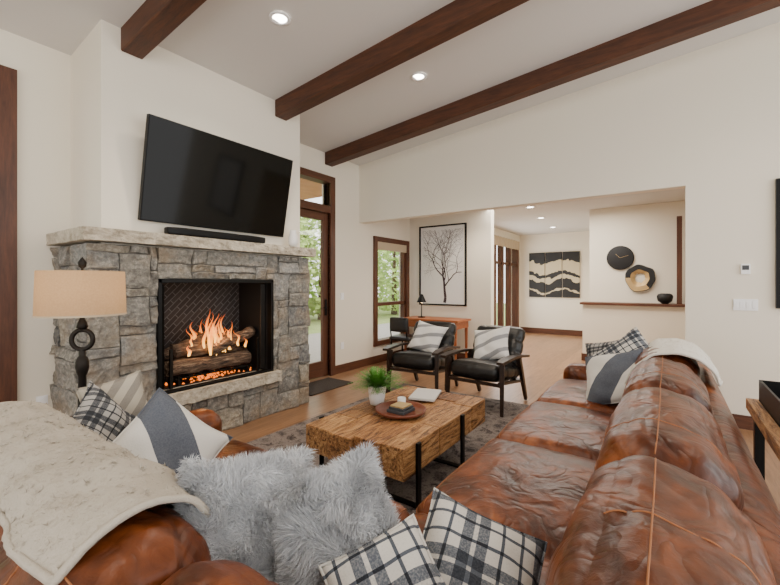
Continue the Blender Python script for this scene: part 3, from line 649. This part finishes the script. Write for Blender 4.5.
# ---------------------------------------------------------------- hall decor
t=NT('wave_art'); co=t.coord('Object'); sx=t.new('ShaderNodeSeparateXYZ'); t.t.links.new(co,sx.inputs[0])
w=t.M('MULTIPLY',t.M('SINE',t.M('MULTIPLY',sx.outputs[1],6.5)),.06); zz=t.M('ADD',t.M('ADD',sx.outputs[2],w),t.M('MULTIPLY',t.noise(co,5,3),.25))
mid=t.M('COMPARE',zz,.22,.27); low=t.M('COMPARE',zz,.12,.05)
f=t.M('MAXIMUM',t.M('SUBTRACT',mid,low),t.M('COMPARE',zz,-.32,.03)); m_wave=t.bsdf(t.mix(f,srgb(24,23,23),srgb(196,182,150)),.6)
g=empty('triptych_wall_art',(11.47,2.57,1.64))
for i in range(3): box('panel',-.02,.028,-.66+.445*i,-.66+.425+.445*i,-.62,.62,m_wave,g,.004)
g=empty('wall_clock',(8.19,.70,1.86)); r90=Matrix.Rotation(math.radians(-90),3,'Y')
lathe('face',[(0,.03),(.20,.03),(.215,.025),(.215,0),(0,0)],m_charcoal,g,rot=r90,seg=40)
bar('hour_hand',(-.035,0,0),(-.035,.07,.07),.012,.004,m_gold,g,None,.001); bar('minute_hand',(-.035,0,0),(-.035,-.13,.04),.008,.004,m_gold,g,None,.001)
g=empty('wall_sculpture',(8.19,.40,1.50)); V=[];F=[];N=48
for k in range(N):
    a=2*math.pi*k/N; r1=.23*(1+.14*noise.noise(Vector((math.cos(a)*1.6,math.sin(a)*1.6,3)))); r2=.08*(1+.3*noise.noise(Vector((math.cos(a)*2,math.sin(a)*2,8))))
    for x,r in((0,r1),(-.05,r1*.96),(-.05,r1*.62),(-.02,r2)): V.append((x,r*math.cos(a),r*math.sin(a)))
for k in range(N):
    for q in range(3): F.append((k*4+q,((k+1)%N)*4+q,((k+1)%N)*4+q+1,k*4+q+1))
o=mk('live_edge_ring',V,F,[m_charcoal,m_gold],g)
for i,p in enumerate(o.data.polygons): p.material_index=1 if i%3==2 or (i%3==1 and (i//3)%N>30) else 0
g=empty('decor_bowl',(8.0,.04,1.06)); lathe('bowl',[(0,0),(.04,0),(.10,.05),(.115,.12),(.10,.16),(.06,.175),(.05,.17),(.09,.14),(.10,.1),(0,.02)],m_charcoal,g)
g=empty('framed_picture'); boxes('frame',[(5.04,5.078,-.85,-.82,1.17,2.37),(5.04,5.078,-1.8,-1.77,1.17,2.37),(5.04,5.078,-1.77,-.85,1.17,1.2),(5.04,5.078,-1.77,-.85,2.34,2.37)],m_black,g); box('print',5.06,5.077,-1.77,-.85,1.2,2.34,m_art,g)
g=empty('thermostat'); box('body',5.058,5.08,-.645,-.575,1.49,1.59,m_plastic,g,.006); box('display',5.056,5.058,-.635,-.585,1.53,1.575,m_book2,g)
g=empty('light_switch'); box('plate',5.070,5.08,-.70,-.52,1.14,1.25,m_plastic,g,.002); boxes('rockers',[(5.062,5.070,-.69+.045*i,-.66+.045*i,1.165,1.225) for i in range(4)],m_plastic,g,.002)
for x,z in((4.62,1.2),(4.62,.42)):
    g=empty('light_switch' if z>1 else 'wall_outlet'); box('plate',x,x+.075,4.192,4.2,z-.055,z+.055,m_plastic,g,.002); box('rocker',x+.02,x+.055,4.187,4.192,z-.03,z+.03,m_plastic,g)
g=empty('wall_outlet'); box('plate',.97,1.045,4.192,4.2,.37,.48,m_plastic,g,.002); box('socket',.99,1.025,4.187,4.192,.39,.46,m_plastic,g)
box('door_mat',3.45,4.25,3.62,4.1,0,.015,m_mat,None,.004)
# ---------------------------------------------------------------- lights
def downlight(x,y,z,p):
    g=empty('recessed_downlight',(x,y,z)); lathe('trim_ring',[(.085,.0),(.085,-.008),(.06,-.006),(.055,.0)],m_plastic,g,seg=28); lathe('lens',[(0,-.002),(.056,-.002)],m_down,g,seg=28)
    l=bpy.data.lights.new('downlight_spot','SPOT'); l.energy=p; l.spot_size=2.3; l.spot_blend=.8; l.shadow_soft_size=.06; l.color=(1,.86,.70); o=bpy.data.objects.new('downlight_spot',l); bpy.context.collection.objects.link(o); o.location=(0,0,-.03); o.parent=g
downlight(2.07,2.53,zc(2.53)-.002,90); downlight(3.53,2.12,zc(2.12)-.002,90); downlight(.6,1.2,zc(1.2),60); downlight(3.5,-.8,zc(-.8),60)
for x,y in((8.61,2.18),(7.28,2.03),(6.0,2.6),(10.2,2.3),(6.6,.4)): downlight(x,y,2.778,70)
def area(name,loc,rot,sx,sy,p,col=(1,1,1)):
    l=bpy.data.lights.new(name,'AREA'); l.shape='RECTANGLE'; l.size=sx; l.size_y=sy; l.energy=p; l.color=col
    o=bpy.data.objects.new(name,l); bpy.context.collection.objects.link(o); o.location=loc; o.rotation_euler=rot; return o
area('hall_fill_light',(7.0,1.6,2.7),(0,0,0),1.5,2,85,(1,.93,.84))  # added fill panel to brighten the hall, not a ceiling fixture
area('hall_window_light',(9.9,3.4,1.4),(math.radians(-90),0,0),2.4,2.,50,(1,.98,.95))
def pt(name,loc,p,col,r=.05):
    l=bpy.data.lights.new(name,'POINT'); l.energy=p; l.color=col; l.shadow_soft_size=r; o=bpy.data.objects.new(name,l); bpy.context.collection.objects.link(o); o.location=loc
pt('fire_light',(2.18,3.60,.98),6,(1,.5,.2)); pt('lamp_light',(.82,2.69,1.37),4,(1,.75,.5))
w=bpy.data.worlds.new('sky'); bpy.context.scene.world=w; w.use_nodes=True; b=w.node_tree.nodes['Background']; b.inputs[0].default_value=(1,.99,.97,1); b.inputs[1].default_value=3.1
# ---------------------------------------------------------------- camera
cam=bpy.data.cameras.new('camera'); cam.lens=395/780*36; cam.sensor_width=36; cam.shift_y=-9/780; cam.clip_start=.02
co_=bpy.data.objects.new('camera',cam); bpy.context.collection.objects.link(co_); co_.location=(0,0,1.4); co_.rotation_euler=(math.pi/2,0,.613-math.pi/2); bpy.context.scene.camera=co_
